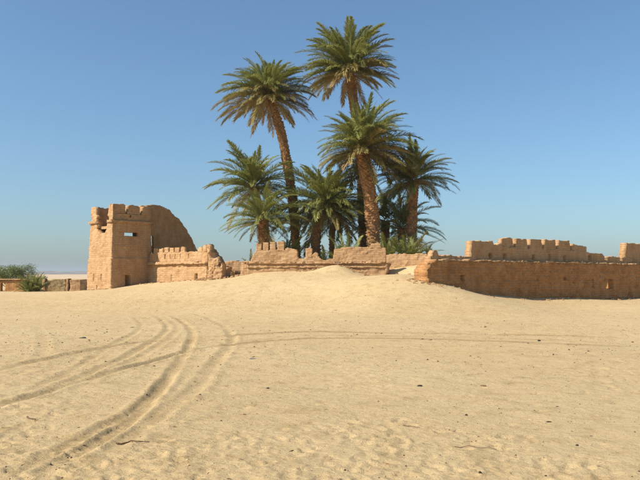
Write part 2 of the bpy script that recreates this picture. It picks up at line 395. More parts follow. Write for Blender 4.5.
# ------------------------------------------------------------------ mud walls
def slab(name, path, zlo, zhi, thick, parent, mat=MUD, occ=None, off=None, closed=False, cell=0.06, rough=1.0, seed=0, brick=(0.15, 0.34, 0.016), back=None):
    """A wall along a plan path (front face on the right-hand side when walking it), built of small facets:
    occ(k, s, z) says where there is wall (k = leg of the path), off(k, s, z) pushes the front face in or out."""
    pts = [np.array(p, float) for p in path]; nseg = len(pts) if closed else len(pts) - 1
    segs = [(pts[i], pts[(i + 1) % len(pts)]) for i in range(nseg)]
    P, N, SEG, SL = [], [], [], []            # nodes
    cs, cseg = [], []                         # cell centres
    dirs = [(b - a) / np.linalg.norm(b - a) for a, b in segs]; nrms = [np.array((d[1], -d[0])) for d in dirs]
    tot = 0; STOT = []
    for k, (a, b) in enumerate(segs):
        L = np.linalg.norm(b - a); n = max(2, int(round(L / cell)))
        for i in range(n):
            s = L * i / n; P.append(a + dirs[k] * s); STOT.append(tot + s)
            nn = nrms[k]
            if i == 0 and (k > 0 or closed):
                m = nrms[k - 1] + nrms[k]; nn = m / (1 + nrms[k - 1] @ nrms[k])
            N.append(nn); SEG.append(k); SL.append(s)
            cs.append(L * (i + 0.5) / n); cseg.append(k)
        tot += L
    if not closed:
        P.append(segs[-1][1]); N.append(nrms[-1]); SEG.append(nseg - 1); SL.append(np.linalg.norm(segs[-1][1] - segs[-1][0])); STOT.append(tot)
    P = np.array(P); N = np.array(N); SEG = np.array(SEG); SL = np.array(SL); STOT = np.array(STOT)
    nn_ = len(P); ncell = len(cs); nz = max(2, int(round((zhi - zlo) / cell)))
    Z = np.linspace(zlo, zhi, nz + 1); zc = (Z[1:] + Z[:-1]) / 2
    cK = np.array(cseg)[:, None] + np.zeros((1, nz), int); cS = np.array(cs)[:, None] + np.zeros((1, nz)); cZ = zc[None, :] + np.zeros((ncell, 1))
    O = np.ones((ncell, nz), bool) if occ is None else np.asarray(occ(cK, cS, cZ), bool)
    K2 = SEG[:, None] + np.zeros((1, nz + 1), int); S2 = SL[:, None] + np.zeros((1, nz + 1)); Z2 = Z[None, :] + np.zeros((nn_, 1)); ST2 = STOT[:, None] + np.zeros((1, nz + 1))
    o = np.zeros((nn_, nz + 1)) if off is None else off(K2, S2, Z2) + 0.0
    X0 = P[:, 0][:, None] + 0 * Z2; Y0 = P[:, 1][:, None] + 0 * Z2
    bh, bw, bd = brick
    row = np.floor(Z2 / bh).astype(int); col = np.floor(ST2 / bw + 0.5 * (row & 1)).astype(int)
    rel = bd * T2[(row * 7 + seed * 13) & 255, (col * 11 + seed * 5) & 255]
    rel = rel + rough * (0.045 * n3(X0, Y0, Z2, 0.9, seed) + 0.03 * n3(X0, Y0, Z2, 0.33, seed + 1) + 0.018 * n3(X0, Y0, Z2, 0.13, seed + 2))
    fo = o + rel
    bo = rough * (0.045 * n3(X0, Y0, Z2, 0.8, seed + 3) + 0.02 * n3(X0, Y0, Z2, 0.2, seed + 4))
    if back is not None: bo = bo + back(K2, S2, Z2)
    jz = rough * (0.028 * n3(X0, Y0, Z2, 0.3, seed + 5) + 0.015 * n3(X0, Y0, Z2, 0.12, seed + 6)); js = rough * 0.025 * n3(X0, Y0, Z2, 0.25, seed + 7)
    tx = -N[:, 1][:, None]; ty = N[:, 0][:, None]
    FX = X0 + N[:, 0][:, None] * fo + tx * js; FY = Y0 + N[:, 1][:, None] * fo + ty * js; FZ = Z2 + jz
    jz2 = rough * (0.028 * n3(X0 + 5, Y0, Z2, 0.3, seed + 5) + 0.015 * n3(X0 + 5, Y0, Z2, 0.12, seed + 6))
    BX = X0 - N[:, 0][:, None] * (thick + bo) + tx * js; BY = Y0 - N[:, 1][:, None] * (thick + bo) + ty * js; BZ = Z2 + jz2
    V = np.concatenate([np.stack([FX, FY, FZ], -1).reshape(-1, 3), np.stack([BX, BY, BZ], -1).reshape(-1, 3)])
    nv = nn_ * (nz + 1); fid = lambda i, j: (i % nn_) * (nz + 1) + j
    I, J = np.nonzero(O); Q = []
    a, b, c, d = fid(I, J), fid(I + 1, J), fid(I + 1, J + 1), fid(I, J + 1)
    Q.append(np.stack([a, b, c, d], -1)); Q.append(np.stack([a + nv, d + nv, c + nv, b + nv], -1))
    up = np.c_[O[:, 1:], np.zeros((ncell, 1), bool)]; dn = np.c_[np.zeros((ncell, 1), bool), O[:, :-1]]
    if closed: rt = np.roll(O, -1, 0); lf = np.roll(O, 1, 0)
    else:
        rt = np.r_[O[1:], np.zeros((1, nz), bool)]; lf = np.r_[np.zeros((1, nz), bool), O[:-1]]
    for nb, pr in ((up, lambda i, j: (fid(i, j + 1), fid(i + 1, j + 1))), (dn, lambda i, j: (fid(i + 1, j), fid(i, j))),
                   (rt, lambda i, j: (fid(i + 1, j + 1), fid(i + 1, j))), (lf, lambda i, j: (fid(i, j), fid(i, j + 1)))):
        i, j = np.nonzero(O & ~nb)
        p, q = pr(i, j); Q.append(np.stack([p, q, q + nv, p + nv], -1))
    Q = np.concatenate(Q)
    used = np.unique(Q); mp = np.full(2 * nv, -1); mp[used] = np.arange(len(used))
    return put(name, mesh(name, V[used], mp[Q], mat), parent)
rect = lambda s, z, s0, s1, z0, z1: (s > s0) & (s < s1) & (z > z0) & (z < z1)
def jag(s, amp, sc_, seed, step=0.0):
    h = amp * (n2(s, s * 0, sc_, seed) + 0.5 * n2(s, s * 0, sc_ * 0.4, seed + 1))
    return np.floor(h / step) * step if step else h

# --- corner tower
tower = tag(empty('corner_tower', (TC[0], TC[1], 0.5)), 'square mud brick corner tower with lit left side and broken battlement', 'tower')
ring = [TL, TC, TR, TB]                                 # legs: 0 lit left face, 1 shaded right face, 2 and 3 the backs
ZL = zat(221.5, 50); ZT = zat(203.5, 50); ZM = zat(258, 50)
sR = lambda u: s_of(TC, dR, u)
dLf = dL; sLf = lambda u: s_of(TL, dLf, u)
def ragged_gap(s, z):
    """the breach in the left face"""
    c = sLf(101.5); w = np.interp(z, [zat(234, 51), zat(228, 51), zat(221, 51), zat(213, 51), zat(203, 51)], [0.35, 0.75, 0.85, 0.92, 1.05])
    w = w + 0.12 * n2(z, s * 0, 0.25, 5)
    return (np.abs(s - c + 0.12 * n2(z, s * 0, 0.5, 8)) < w) & (z > zat(234, 51) + 0.15 * n2(s, s * 0, 0.3, 3))
def tower_occ(k, s, z):
    o = np.ones(k.shape, bool)
    o &= ~((k == 1) & rect(s, z, sR(123.5), sR(138), zat(236.5, 51), zat(232, 51)))
    o &= ~((k == 3) & rect(s, z, -1, 1.0, zat(239, 54), zat(228, 54)))
    o &= ~((k == 2) & rect(s, z, 1.75, 9, zat(239, 54), zat(228, 54)))
    o &= ~((k == 0) & ragged_gap(s, z))
    return o
def tower_off(k, s, z):
    o = 0.032 * (ZL - z) * (z < ZM) * 0.5 + 0.016 * (ZL - z) * (z >= ZM)
    o = o + np.where(z < ZM, 0.05, 0)
    door = (k == 1) & rect(s, z, sR(125), sR(130.5) , 0.5, zat(275.5, 51) + 0.1 * n2(s, z, 0.3, 4))
    o = np.where(door, -0.45, o)
    for u in (95.5, 103):
        o = np.where((k == 0) & rect(s, z, sLf(u) - 0.06, sLf(u) + 0.06, zat(281, 51), zat(274, 51)), -0.22, o)
    o = np.where((k == 0) & rect(s, z, sLf(98.5) - 0.06, sLf(98.5) + 0.06, zat(290, 51), zat(285.5, 51)), -0.2, o)
    o = np.where((k == 1) & (np.abs(z - ZM) < 0.05), o + 0.02, o)
    return o
slab('wall', ring, -0.3, ZL, 0.5, tower, MUD, tower_occ, tower_off, True, 0.055, 0.4, 1)
slab('cornice', ring, ZL - 0.04, ZL + 0.13, 0.5, tower, MUD, lambda k, s, z: ~((k == 0) & ragged_gap(s, z)), lambda k, s, z: 0 * s + 0.11, True, 0.055, 0.7, 2, (0.15, 0.2, 0.02))
ZP = ZL + 0.62
par_occ = lambda k, s, z: ~((k == 0) & ragged_gap(s, z)) & ~((k == 1) & rect(s, z, sR(129), sR(131.2), zat(217.6, 51), zat(214.8, 51))) & ~((k == 2) & (z > ZL + 0.35 + jag(s, 0.25, 0.8, 3)))
slab('parapet', ring, ZL + 0.10, ZP, 0.42, tower, MUD, par_occ, lambda k, s, z: 0 * s - 0.02, True, 0.055, 0.7, 3)
def merlon_on(path, z0, z1, thick, parent, seed, inset=-0.025, slant=0.0, round_=0.08, mat=MUD, notch=0.0):
    pts = [np.array(p) for p in path]; Ls = [np.linalg.norm(b - a) for a, b in zip(pts[:-1], pts[1:])]; tot = sum(Ls); cum = np.r_[0, np.cumsum(Ls)]
    def occ(k, s, z):
        t = cum[k] + s; e = np.minimum(t, tot - t)
        top = z1 - round_ * np.clip(1 - e / 0.22, 0, 1) ** 2 * 1.6 - slant * (t / tot) + 0.04 * n2(t, t * 0, 0.3, seed)
        taper = notch * np.clip((z - z0) / (z1 - z0), 0, 1)
        return (z < top) & (e > taper)
    return slab('merlon', path, z0 - 0.03, z1 + 0.08, thick, parent, mat, occ, lambda k, s, z: 0 * s + inset, False, 0.045, 0.42, seed)
pR = lambda u: along(TC, dR, sR(u)); pL = lambda u: along(TL, dLf, sLf(u))
merlon_on([pL(107.3), TC, pR(125.2)], ZP, ZT, 0.42, tower, 11, notch=0.06)
merlon_on([pR(127), pR(140)], ZP, ZT - 0.02, 0.42, tower, 12, notch=0.08)
merlon_on([pR(141.8), TR], ZP, ZT - 0.02, 0.42, tower, 13, notch=0.08)
merlon_on([along(TL, dR, 2.4), TL, pL(95)], ZP, ZT - 0.05, 0.42, tower, 14)
# roof deck inside the tower
ins = lambda p: (p[0] + (TC[0] + TB[0] - 2 * p[0]) * 0.09, p[1] + (TC[1] + TB[1] - 2 * p[1]) * 0.09)
q = [ins(p) for p in ring]; zf = ZL - 0.25
Vr = [(x, y, zf) for x, y in q] + [(x, y, zf - 0.2) for x, y in q]
put('roof', mesh('roof', Vr, [(0, 1, 2, 3), (7, 6, 5, 4), (0, 4, 5, 1), (1, 5, 6, 2), (2, 6, 7, 3), (3, 7, 4, 0)], MUD), tower)

# --- tall curved ruin behind the tower
CWa = along(along(TR, dR, -0.35), dL, -0.75); CWL = s_of(CWa, dR, 197); CWb = along(CWa, dR, CWL)
cruin = tag(empty('ruined_curtain_wall', (CWa[0], CWa[1], 0.8)), 'tall shaded curtain wall sloping down in a curve behind the tower', 'wall')
cu = [140, 150, 158, 163, 168, 173, 178, 183, 187, 192, 196.5]; cv = [205.5, 205.5, 205.2, 207, 210, 214, 218.5, 225, 231, 240, 250]
cs_ = [s_of(CWa, dR, u) for u in cu]; cz_ = [zat(v, along(CWa, dR, s)[1]) for v, s in zip(cv, cs_)]
def cw_occ(k, s, z):
    top = np.interp(s, cs_, cz_) + jag(s, 0.06, 0.35, 4)
    o = z < top
    o &= ~rect(s, z, s_of(CWa, dR, 149.6), s_of(CWa, dR, 153.2), zat(256, 53.5), zat(236, 53.5))
    return o
slab('wall', [CWa, CWb], 0.2, max(cz_) + 0.3, 0.7, cruin, MUD, cw_occ, lambda k, s, z: 0.015 * (7 - z), False, 0.06, 0.8, 21, back=lambda k, s, z: np.where(rect(s, z, s_of(CWa, dR, 146), s_of(CWa, dR, 158), 0, zat(233, 53.5)), -0.5, 0.0))

# --- low crenellated wall beside the tower
low = tag(empty('crenellated_wall', (W3a[0], W3a[1], 0.9)), 'low sunlit wall with small battlements and slits beside the tower', 'wall')
s3 = lambda u: s_of(W3a, dL, u); y3 = lambda u: along(W3a, dL, s3(u))[1]; p3 = lambda u: along(W3a, dL, s3(u))
Z3 = zat(263, 49.5)
def low_off(k, s, z):
    o = 0.03 * (Z3 - z)
    u0 = s3(196.6)
    o = np.where(rect(s, z, s3(172) - 0.04, s3(172) + 0.04, 1.2, zat(275, 49)), -0.1, o)
    return o
slab('wall', [W3a, W3b], 0.2, Z3 - 0.2, 0.75, low, MUD, lambda k, s, z: ~rect(s, z, s3(196.6) - 0.2, s3(196.6) + 0.16, zat(280, 47.5), zat(273.2, 47.5)), low_off, False, 0.055, 0.5, 31)
slab('string_course', [W3a, W3b], Z3 - 0.22, Z3 - 0.09, 0.75, low, MUD, None, lambda k, s, z: 0 * s + 0.05, False, 0.05, 0.9, 32, (0.15, 0.2, 0.02))
slab('cornice', [W3a, W3b], Z3 - 0.10, Z3 + 0.12, 0.75, low, MUD, lambda k, s, z: z < Z3 + 0.06 + jag(s, 0.06, 0.3, 2), lambda k, s, z: 0.12 + 0.05 * (z < Z3 + 0.02), False, 0.05, 1.0, 33, (0.15, 0.2, 0.025))
ztop3 = zat(252.5, 50.3)
def lp_occ(k, s, z):
    top = np.where(s < s3(149), zat(258, 51), ztop3)
    o = z < top + jag(s, 0.03, 0.3, 7)
    for u in (157, 164.6, 169.8, 174.8, 180, 188):
        o &= ~rect(s, z, s3(u) - 0.055, s3(u) + 0.055, zat(258.8, 50), zat(254.3, 50))
    return o
slab('parapet', [W3a, W3b], Z3 + 0.05, ztop3 + 0.12, 0.4, low, MUD, lp_occ, lambda k, s, z: 0 * s - 0.03, False, 0.05, 0.55, 34)
for i, u in enumerate((154.8, 160.2, 165.6, 171, 176.4, 182)):
    merlon_on([p3(u - 1.9), p3(u + 1.9)], ztop3, zat(247.8, 50.3), 0.36, low, 35 + i, inset=-0.05, notch=0.0, round_=0.01)
for i, (a, b, v) in enumerate(((197.5, 201.6, 246.5), (202.3, 205.8, 245), (206.4, 209.3, 244))):
    merlon_on([p3(a), p3(b)], ztop3 - 0.02, zat(v, 47.2), 0.4, low, 45 + i, inset=-0.03, notch=0.02)

# --- broken masonry where the low wall ends
stub = tag(empty('broken_wall_stub', (W3b[0], W3b[1], 1.2)), 'crumbling broken masonry stub at the end of the low battlemented wall', 'ruin')
S4a = along(W3b, dL, 0.05); S4b = (at(230, 262, 46.6)[0], 46.4)
sd = unit(S4a, S4b)
def stub_occ(k, s, z):
    t = s / sd[2]
    top = np.interp(t, [0, 0.1, 0.25, 0.42, 0.6, 0.8, 1.0], [zat(246, 46.7), zat(249, 46.7), zat(251, 46.7), zat(257, 46.7), zat(263, 46.7), zat(266, 46.7), zat(271, 46.7)])
    return (z < top + jag(s, 0.14, 0.3, 5)) & (n2(s, z, 0.33, 9) > -0.62 + 0.2 * t)
slab('wall', [S4a, S4b], 0.6, 4.4, 0.7, stub, MUD, stub_occ, lambda k, s, z: 0.22 * n2(s, z * 0.5, 0.35, 14) - 0.12 * (z - 1.6) * 0.4, False, 0.05, 1.3, 51, (0.13, 0.26, 0.07))
S5a = (at(213, 262, 46.0)[0], 46.2); S5b = (at(222, 262, 45.9)[0], 45.9)
slab('pier', [S5a, S5b], 0.6, zat(262, 46) + 0.1, 0.5, stub, MUD, lambda k, s, z: z < zat(266, 46) + jag(s, 0.25, 0.3, 15), None, False, 0.05, 1.3, 52, (0.13, 0.26, 0.07))

# --- low set-back wall with a dark gap
back5 = tag(empty('setback_wall', (at(228, 262, 48.6)[0], 48.6, 1.4)), 'low ruined wall set back in the gap left of the centre wall', 'wall')
B5a = (at(222, 262, 48.8)[0], 48.8); B5b = (at(253, 262, 48.2)[0], 48.2)
slab('wall', [B5a, B5b], 0.8, 3.1, 0.6, back5, MUD, lambda k, s, z: z < zat(261.2, 48.5) + jag(s, 0.05, 0.4, 6), None, False, 0.055, 1.2, 55)
B6a = (at(242.3, 262, 46.8)[0], 46.8); B6b = (at(247, 262, 46.7)[0], 46.7)
slab('pier', [along(B6a, nrm(-0.2, 1), 1.2), B6a, B6b], 0.8, 3.1, 0.5, back5, MUD, lambda k, s, z: z < zat(263.5, 46.8) + jag(s, 0.08, 0.3, 16), None, False, 0.055, 1.3, 56)

# --- centre wall, half buried by the sand drift
cen = tag(empty('centre_wall', (W6a[0], W6a[1], 1.2)), 'ruined sunlit wall half buried by sand drift before the tall palms', 'wall')
s6 = lambda u: s_of(W6a, d6, u); p6 = lambda u: along(W6a, d6, s6(u))
Z6 = zat(263.2, 46)
W6r = along(W6b, nrm(0.30, 0.954), 1.5)
slab('wall', [W6a, W6b, W6r], 0.6, Z6, 0.9, cen, MUD, lambda k, s, z: (k == 0) | (z < Z6 - 0.05 + jag(s, 0.25, 0.4, 2)), lambda k, s, z: 0.03 * (Z6 - z) + np.where(k == 1, 0.14 * n2(s, z, 0.4, 5), 0), False, 0.055, 1.0, 61)
slab('string_course', [p6(247.6), W6b], Z6 - 0.31, Z6 - 0.19, 0.6, cen, MUD, None, lambda k, s, z: 0 * s + 0.07, False, 0.05, 1.0, 66, (0.15, 0.2, 0.03))
slab('cornice', [p6(246.6), W6b], Z6 - 0.04, Z6 + 0.15, 0.8, cen, MUD, lambda k, s, z: z < Z6 + 0.08 + jag(s, 0.07, 0.3, 2), lambda k, s, z: 0 * s + 0.11, False, 0.05, 1.1, 62, (0.15, 0.2, 0.03))
c6u = [247, 250.5, 252.5, 254, 255.4, 284, 285.5, 289.5, 291, 297, 298.2, 304.5, 306, 319, 321, 328, 333, 334.4, 372, 386]
c6v = [261, 261, 255, 252, 250, 250, 247.8, 247.8, 248, 249.5, 258.5, 258.5, 256.5, 256.5, 259.5, 259.5, 258.8, 248, 247.0, 248]
c6s = [s6(u) for u in c6u]; c6z = [zat(v, 46) for v in c6v]
def c6_occ(k, s, z):
    return z < np.interp(s, c6s, c6z) + jag(s, 0.05, 0.35, 11)
slab('parapet', [W6a, W6b], Z6 + 0.05, zat(245, 46), 0.45, cen, MUD, c6_occ, lambda k, s, z: 0 * s - 0.03 - 0.05 * (z - Z6), False, 0.05, 0.65, 63)
for i, (a, b, v) in enumerate(((256, 261.2, 243.2), (263, 268.2, 242), (270, 275.4, 241.4), (277.2, 284, 240.8))):
    merlon_on([p6(a), p6(b)], zat(250.2, 46), zat(v, 46), 0.42, cen, 71 + i, inset=-0.09, notch=0.0, round_=0.01)
merlon_on([p6(305.5), p6(312)], zat(257, 46), zat(247.5, 46), 0.42, cen, 76, inset=-0.05, notch=0.0, round_=0.02)
merlon_on([p6(312), p6(318)], zat(257, 46), zat(252.5, 46), 0.40, cen, 77, inset=-0.04)
merlon_on([p6(370), p6(381.5)], zat(248, 46), zat(243, 46), 0.42, cen, 78, inset=-0.09, round_=0.14, notch=0.1)

# --- back wall seen through the gap right of the centre wall
gapw = tag(empty('gap_back_wall', (at(392, 262, 47.2)[0], 47.2, 1.6)), 'low crumbled wall seen through the gap beside the centre wall', 'wall')
G1 = (at(386, 262, 47.6)[0], 47.6); G2 = (at(440, 262, 46.2)[0], 46.2)
slab('wall', [G1, G2], 1.0, 3.7, 0.6, gapw, MUD, lambda k, s, z: z < zat(254.2, 47) + jag(s, 0.12, 0.6, 13), None, False, 0.06, 1.5, 81)

# --- long shaded wall on the right
rw = tag(empty('long_shaded_wall', (W8a[0], W8a[1], 0.4)), 'long shaded mud brick wall with battlements on the right of the palms', 'wall')
s8 = lambda u: s_of(W8a, d8, u); p8 = lambda u: along(W8a, d8, s8(u)); y8 = lambda u: p8(u)[1]
Z8 = zat(260.2, 37)
def rw_occ(k, s, z):
    o = z < Z8 + jag(s, 0.03, 0.5, 4) - 0.55 * np.clip(1 - s / 0.8, 0, 1) ** 2
    o &= ~rect(s, z, s8(605.5), s8(612.5), zat(288.8, y8(609)), zat(279.4, y8(609)))
    return o
def rw_off(k, s, z):
    o = 0.05 * (Z8 - z)
    o = o + np.where(z < 1.55, 0.035 * n2(s, z, 0.22, 6) + 0.03 * n2(s, z * 0.6, 0.11, 8), 0)
    def hole(o, u, v0, v1, w, dep):
        y = y8(u); return np.where(rect(s, z, s8(u) - w, s8(u) + w, zat(v1, y), zat(v0, y)), -dep, o)
    o = hole(o, 461.5, 275, 280, 0.15, 0.4); o = hole(o, 563.5, 277.2, 280, 0.11, 0.35); o = hole(o, 592, 279, 287, 0.13, 0.45); o = hole(o, 499.5, 273, 275.2, 0.09, -0.08)
    return o
slab('wall', [W8a, W8b], -0.5, Z8 + 0.05, 0.95, rw, MUD_RED, rw_occ, rw_off, False, 0.055, 0.75, 91, (0.14, 0.3, 0.04),
     lambda k, s, z: np.where(rect(s, z, s8(600), s8(616), -0.6, Z8 - 0.4), -0.62, 0.0))
EPa = (at(418.5, 262, 38.2)[0], 38.2); EPb = along(along(W8a, d8, 0.35), (-d8[1], d8[0]), 0.12)
ed8 = unit(EPa, EPb)
slab('pier', [EPa, EPb], 0.6, 2.7, 0.7, rw, MUD, lambda k, s, z: z < np.interp(s / ed8[2], [0, 0.25, 0.5, 0.75, 1], [zat(277, 37.5), zat(271, 37.5), zat(267, 37.3), zat(262, 37), zat(261, 37)]) + jag(s, 0.16, 0.2, 8, 0.07),
     lambda k, s, z: 0.10 * n2(s, z, 0.22, 5), False, 0.045, 1.3, 94, (0.13, 0.26, 0.012))
# the lit ledge of the wall top
slab('coping', [p8(436), W8b], Z8 - 0.02, Z8 + 0.11, 0.85, rw, MUD, lambda k, s, z: z < Z8 + 0.05 + jag(s, 0.06, 0.4, 4), lambda k, s, z: 0.02 + 0.04 * n2(s, z, 0.25, 3), False, 0.05, 1.2, 92, (0.15, 0.2, 0.03))
bk = nrm(d8[1] * -1, d8[0])                              # away from the front face
Q8o = along(W8a, bk, 0.42); sq = lambda u: s_of(Q8o, d8, u + 3.0)
q8 = lambda u: along(Q8o, d8, sq(u))
def v8(u, v): return zat(v, q8(u)[1])
ru = [421, 424.5, 432.5, 433.5, 440, 447, 455, 468, 469.2, 490, 491, 498, 499, 569, 570, 583, 585, 600, 602, 618, 640, 660, 690]
rv = [258, 257.5, 256.5, 256.5, 255, 256, 257, 256.5, 240.8, 241, 244.2, 244.2, 246.5, 250.0, 250.5, 251, 252.5, 254, 256.4, 257.4, 258.5, 259, 259]
rs = [sq(u) for u in ru]; rz = [v8(max(u, 424), v) for u, v in zip(ru, rv)]
P8a = q8(428); off8 = sq(428)
def rp_occ(k, s, z):
    st = s + off8
    o = z < np.interp(st, rs, rz) + jag(st, 0.04, 0.4, 6)
    return o
def rp_off(k, s, z):
    st = s + off8; o = 0.0 * s
    for u, v in ((487.5, 255.5), (502, 256), (531, 256.8), (547, 257), (561.5, 257.5), (587, 258), (603, 258.5), (618, 259)):
        zc_ = v8(u, v); o = np.where(rect(st, z, sq(u) - 0.14, sq(u) + 0.14, zc_ - 0.15, zc_ + 0.15), -0.4, o)
    return o
slab('parapet', [P8a, along(W8b, bk, 0.42)], Z8 - 0.02, max(rz) + 0.2, 0.45, rw, MUD, rp_occ, rp_off, False, 0.05, 0.9, 93)
for i, (a, b, v) in enumerate(((498.3, 511.4, 237.9), (512.6, 525.6, 238.6), (526.8, 540, 239.2), (541.2, 554, 240), (555.2, 568, 240.8))):
    u = (a + b) / 2
    merlon_on([q8(a), q8(b)], v8(u, 250.5), v8(u, v), 0.32, rw, 95 + i, inset=-0.02, round_=0.05, notch=0.15, mat=MUD)
merlon_on([q8(569.6), q8(584)], v8(577, 253), v8(577, 244.6), 0.43, rw, 101, inset=-0.02, slant=0.1, round_=0.06, mat=MUD)
merlon_on([q8(622), q8(644)], v8(630, 259), v8(630, 243.6), 0.5, rw, 102, inset=-0.0, round_=0.05, notch=0.28, mat=MUD)
merlon_on([q8(429.5), q8(436)], v8(431, 259.5), v8(431, 250), 0.4, rw, 103, inset=-0.02, round_=0.2)

# --- far left buildings
def block(name, pts, z0, z1, th, label, cat, seed, mat=MUD_FAR, occ=None):
    t = tag(empty(name, (pts[0][0], pts[0][1], z0 + 0.4)), label, cat)
    slab('wall', pts, z0, z1, th, t, mat, occ, None, False, 0.09, 1.0, seed)
    return t
D = 76.0
px = lambda u, d=D: (at(u, 280, d)[0], d)
hs = block('low_mud_house', [px(-60), px(26), (px(26)[0] + 0.3, D + 3)], -0.5, zat(279.6, D), 0.4, 'low flat roofed mud house behind the bushes on the far left', 'house', 111, MUD_RED,
           lambda k, s, z: ~((k == 0) & rect(s, z, s_of(px(-60), (1, 0), 1.5), s_of(px(-60), (1, 0), 5.5), -1, zat(283, D))) & (z < zat(280, D) + jag(s, 0.06, 0.6, 3)))
slab('roof', [px(-61, D - 0.15), px(26.8, D - 0.15)], zat(280.0, D), zat(279.0, D), 3.2, hs, MUD, None, None, False, 0.09, 0.6, 112)
block('gate_pier', [(px(42.2)[0], D + 0.5), px(42.2), px(45.2)], -0.5, zat(278.8, D), 0.4, 'narrow sunlit pier at the left end of the rough low wall', 'pier', 113)
block('rough_wall', [px(45.4, D + 0.15), px(65.8, D + 0.15)], -0.5, zat(278.4, D), 0.4, 'rough brown low wall between two narrow piers left of the tower', 'wall', 117, FENCE, lambda k, s, z: z < zat(279.6, D) + jag(s, 0.10, 0.3, 7))
block('gate_pier', [(px(66)[0], D + 0.5), px(66), px(68.4)], -0.5, zat(278.6, D), 0.4, 'narrow pier at the right end of the rough low wall', 'pier', 114)
block('mud_hut', [(px(69.8)[0], D + 2.5), px(69.8), px(80.2), (px(80.2)[0] + 1.0, D + 1.5)], -0.5, zat(279.6, D), 0.3, 'small square sunlit mud hut left of the tower', 'hut', 115)
block('hut_wall', [px(80.4, D + 0.8), px(97, D + 2.6)], -0.5, zat(279.4, D), 0.4, 'low dark wall joining the small hut and the tower', 'wall', 116, MUD_RED)

# ------------------------------------------------------------------ palms
def frond_mesh(name, L, e0, droop, seed, mat, pairs=88, sparse=1.0, ll=0.62):
    rnd = random.Random(seed)
    n = 12; pts = [(0.0, 0.0)]; e = R(e0); tw = rnd.uniform(-0.25, 0.25)
    side = [0.0]
    for i in range(n):
        t = (i + 0.5) / n; a = e - R(droop) * t ** 1.9
        pts.append((pts[-1][0] + math.cos(a) * L / n, pts[-1][1] + math.sin(a) * L / n)); side.append(side[-1] + tw * t * L / n * 0.5)
    pts = [Vector((p[0], s, p[1])) for p, s in zip(pts, side)]
    V, Fc = [], []
    def P(t):
        f = min(max(t, 0), 0.9999) * n; i = int(f); return pts[i].lerp(pts[i + 1], f - i), (pts[i + 1] - pts[i]).normalized()
    for i in range(n + 1):                     # rachis, triangular section
        p, T = P(i / n); w = 0.045 * (1 - 0.85 * i / n) + 0.004
        sd_ = T.cross(Vector((0, 0, 1))); sd_ = sd_.normalized() if sd_.length > 0.05 else Vector((0, 1, 0)); up = sd_.cross(T)
        b = len(V); V += [p + sd_ * w, p - sd_ * w, p - up * w * 0.8]
        if i: Fc += [(b - 3, b, b + 1, b - 2), (b - 2, b + 1, b + 2, b - 1), (b - 1, b + 2, b, b - 3)]
    for i in range(pairs):
        t = 0.13 + 0.87 * (i + rnd.uniform(-0.3, 0.3)) / pairs
        p, T = P(t)
        sd_ = T.cross(Vector((0, 0, 1))); sd_ = sd_.normalized() if sd_.length > 0.05 else Vector((0, 1, 0)); up = sd_.cross(T).normalized()
        prof = (0.35 + 0.65 * math.sin(min(1, t / 0.45) * math.pi / 2)) * (1 - 0.62 * max(0, (t - 0.55) / 0.45) ** 1.5)
        for sg in (-1, 1):
            if rnd.random() > sparse: continue
            l = ll * L / 3.6 * prof * rnd.uniform(0.8, 1.15)
            a = R(62 - 40 * t + rnd.uniform(-9, 9)); lift = R(rnd.choice((12, 32, 50)) + rnd.uniform(-10, 10))
            dr = T * math.cos(a) + (sd_ * sg * math.cos(lift) + up * math.sin(lift)) * math.sin(a)
            wv = dr.cross(up).normalized() * 0.019 * (0.8 + 0.4 * rnd.random())
            tip = p + dr * l + Vector((0, 0, -0.22 * l * rnd.uniform(0.3, 1.6))); mid = p + dr * l * 0.5
            b = len(V); V += [p + wv * 0.6, p - wv * 0.6, mid + wv, mid - wv, tip]
            Fc += [(b, b + 1, b + 3, b + 2), (b + 2, b + 3, b + 4)]
    return mesh(name, [tuple(v) for v in V], Fc, mat)
CLS = [(86, 22), (76, 36), (64, 50), (52, 58), (38, 58), (24, 54), (8, 44), (-12, 32), (-34, 22), (-58, 14)]
FM = {}
def fmesh(ci, vi, mi):
    k = (ci, vi, mi)
    if k not in FM:
        e0, dp = CLS[ci]; r_ = random.Random(ci * 10 + vi)
        FM[k] = frond_mesh('frond', 1.0 * 3.6 * r_.uniform(0.93, 1.07), e0 + r_.uniform(-4, 4), dp * r_.uniform(0.8, 1.2), ci * 31 + vi * 7 + mi, (GREEN, OLD, DRY)[mi],
                           sparse=(1.0, 0.92, 0.62)[mi])
    return FM[k]
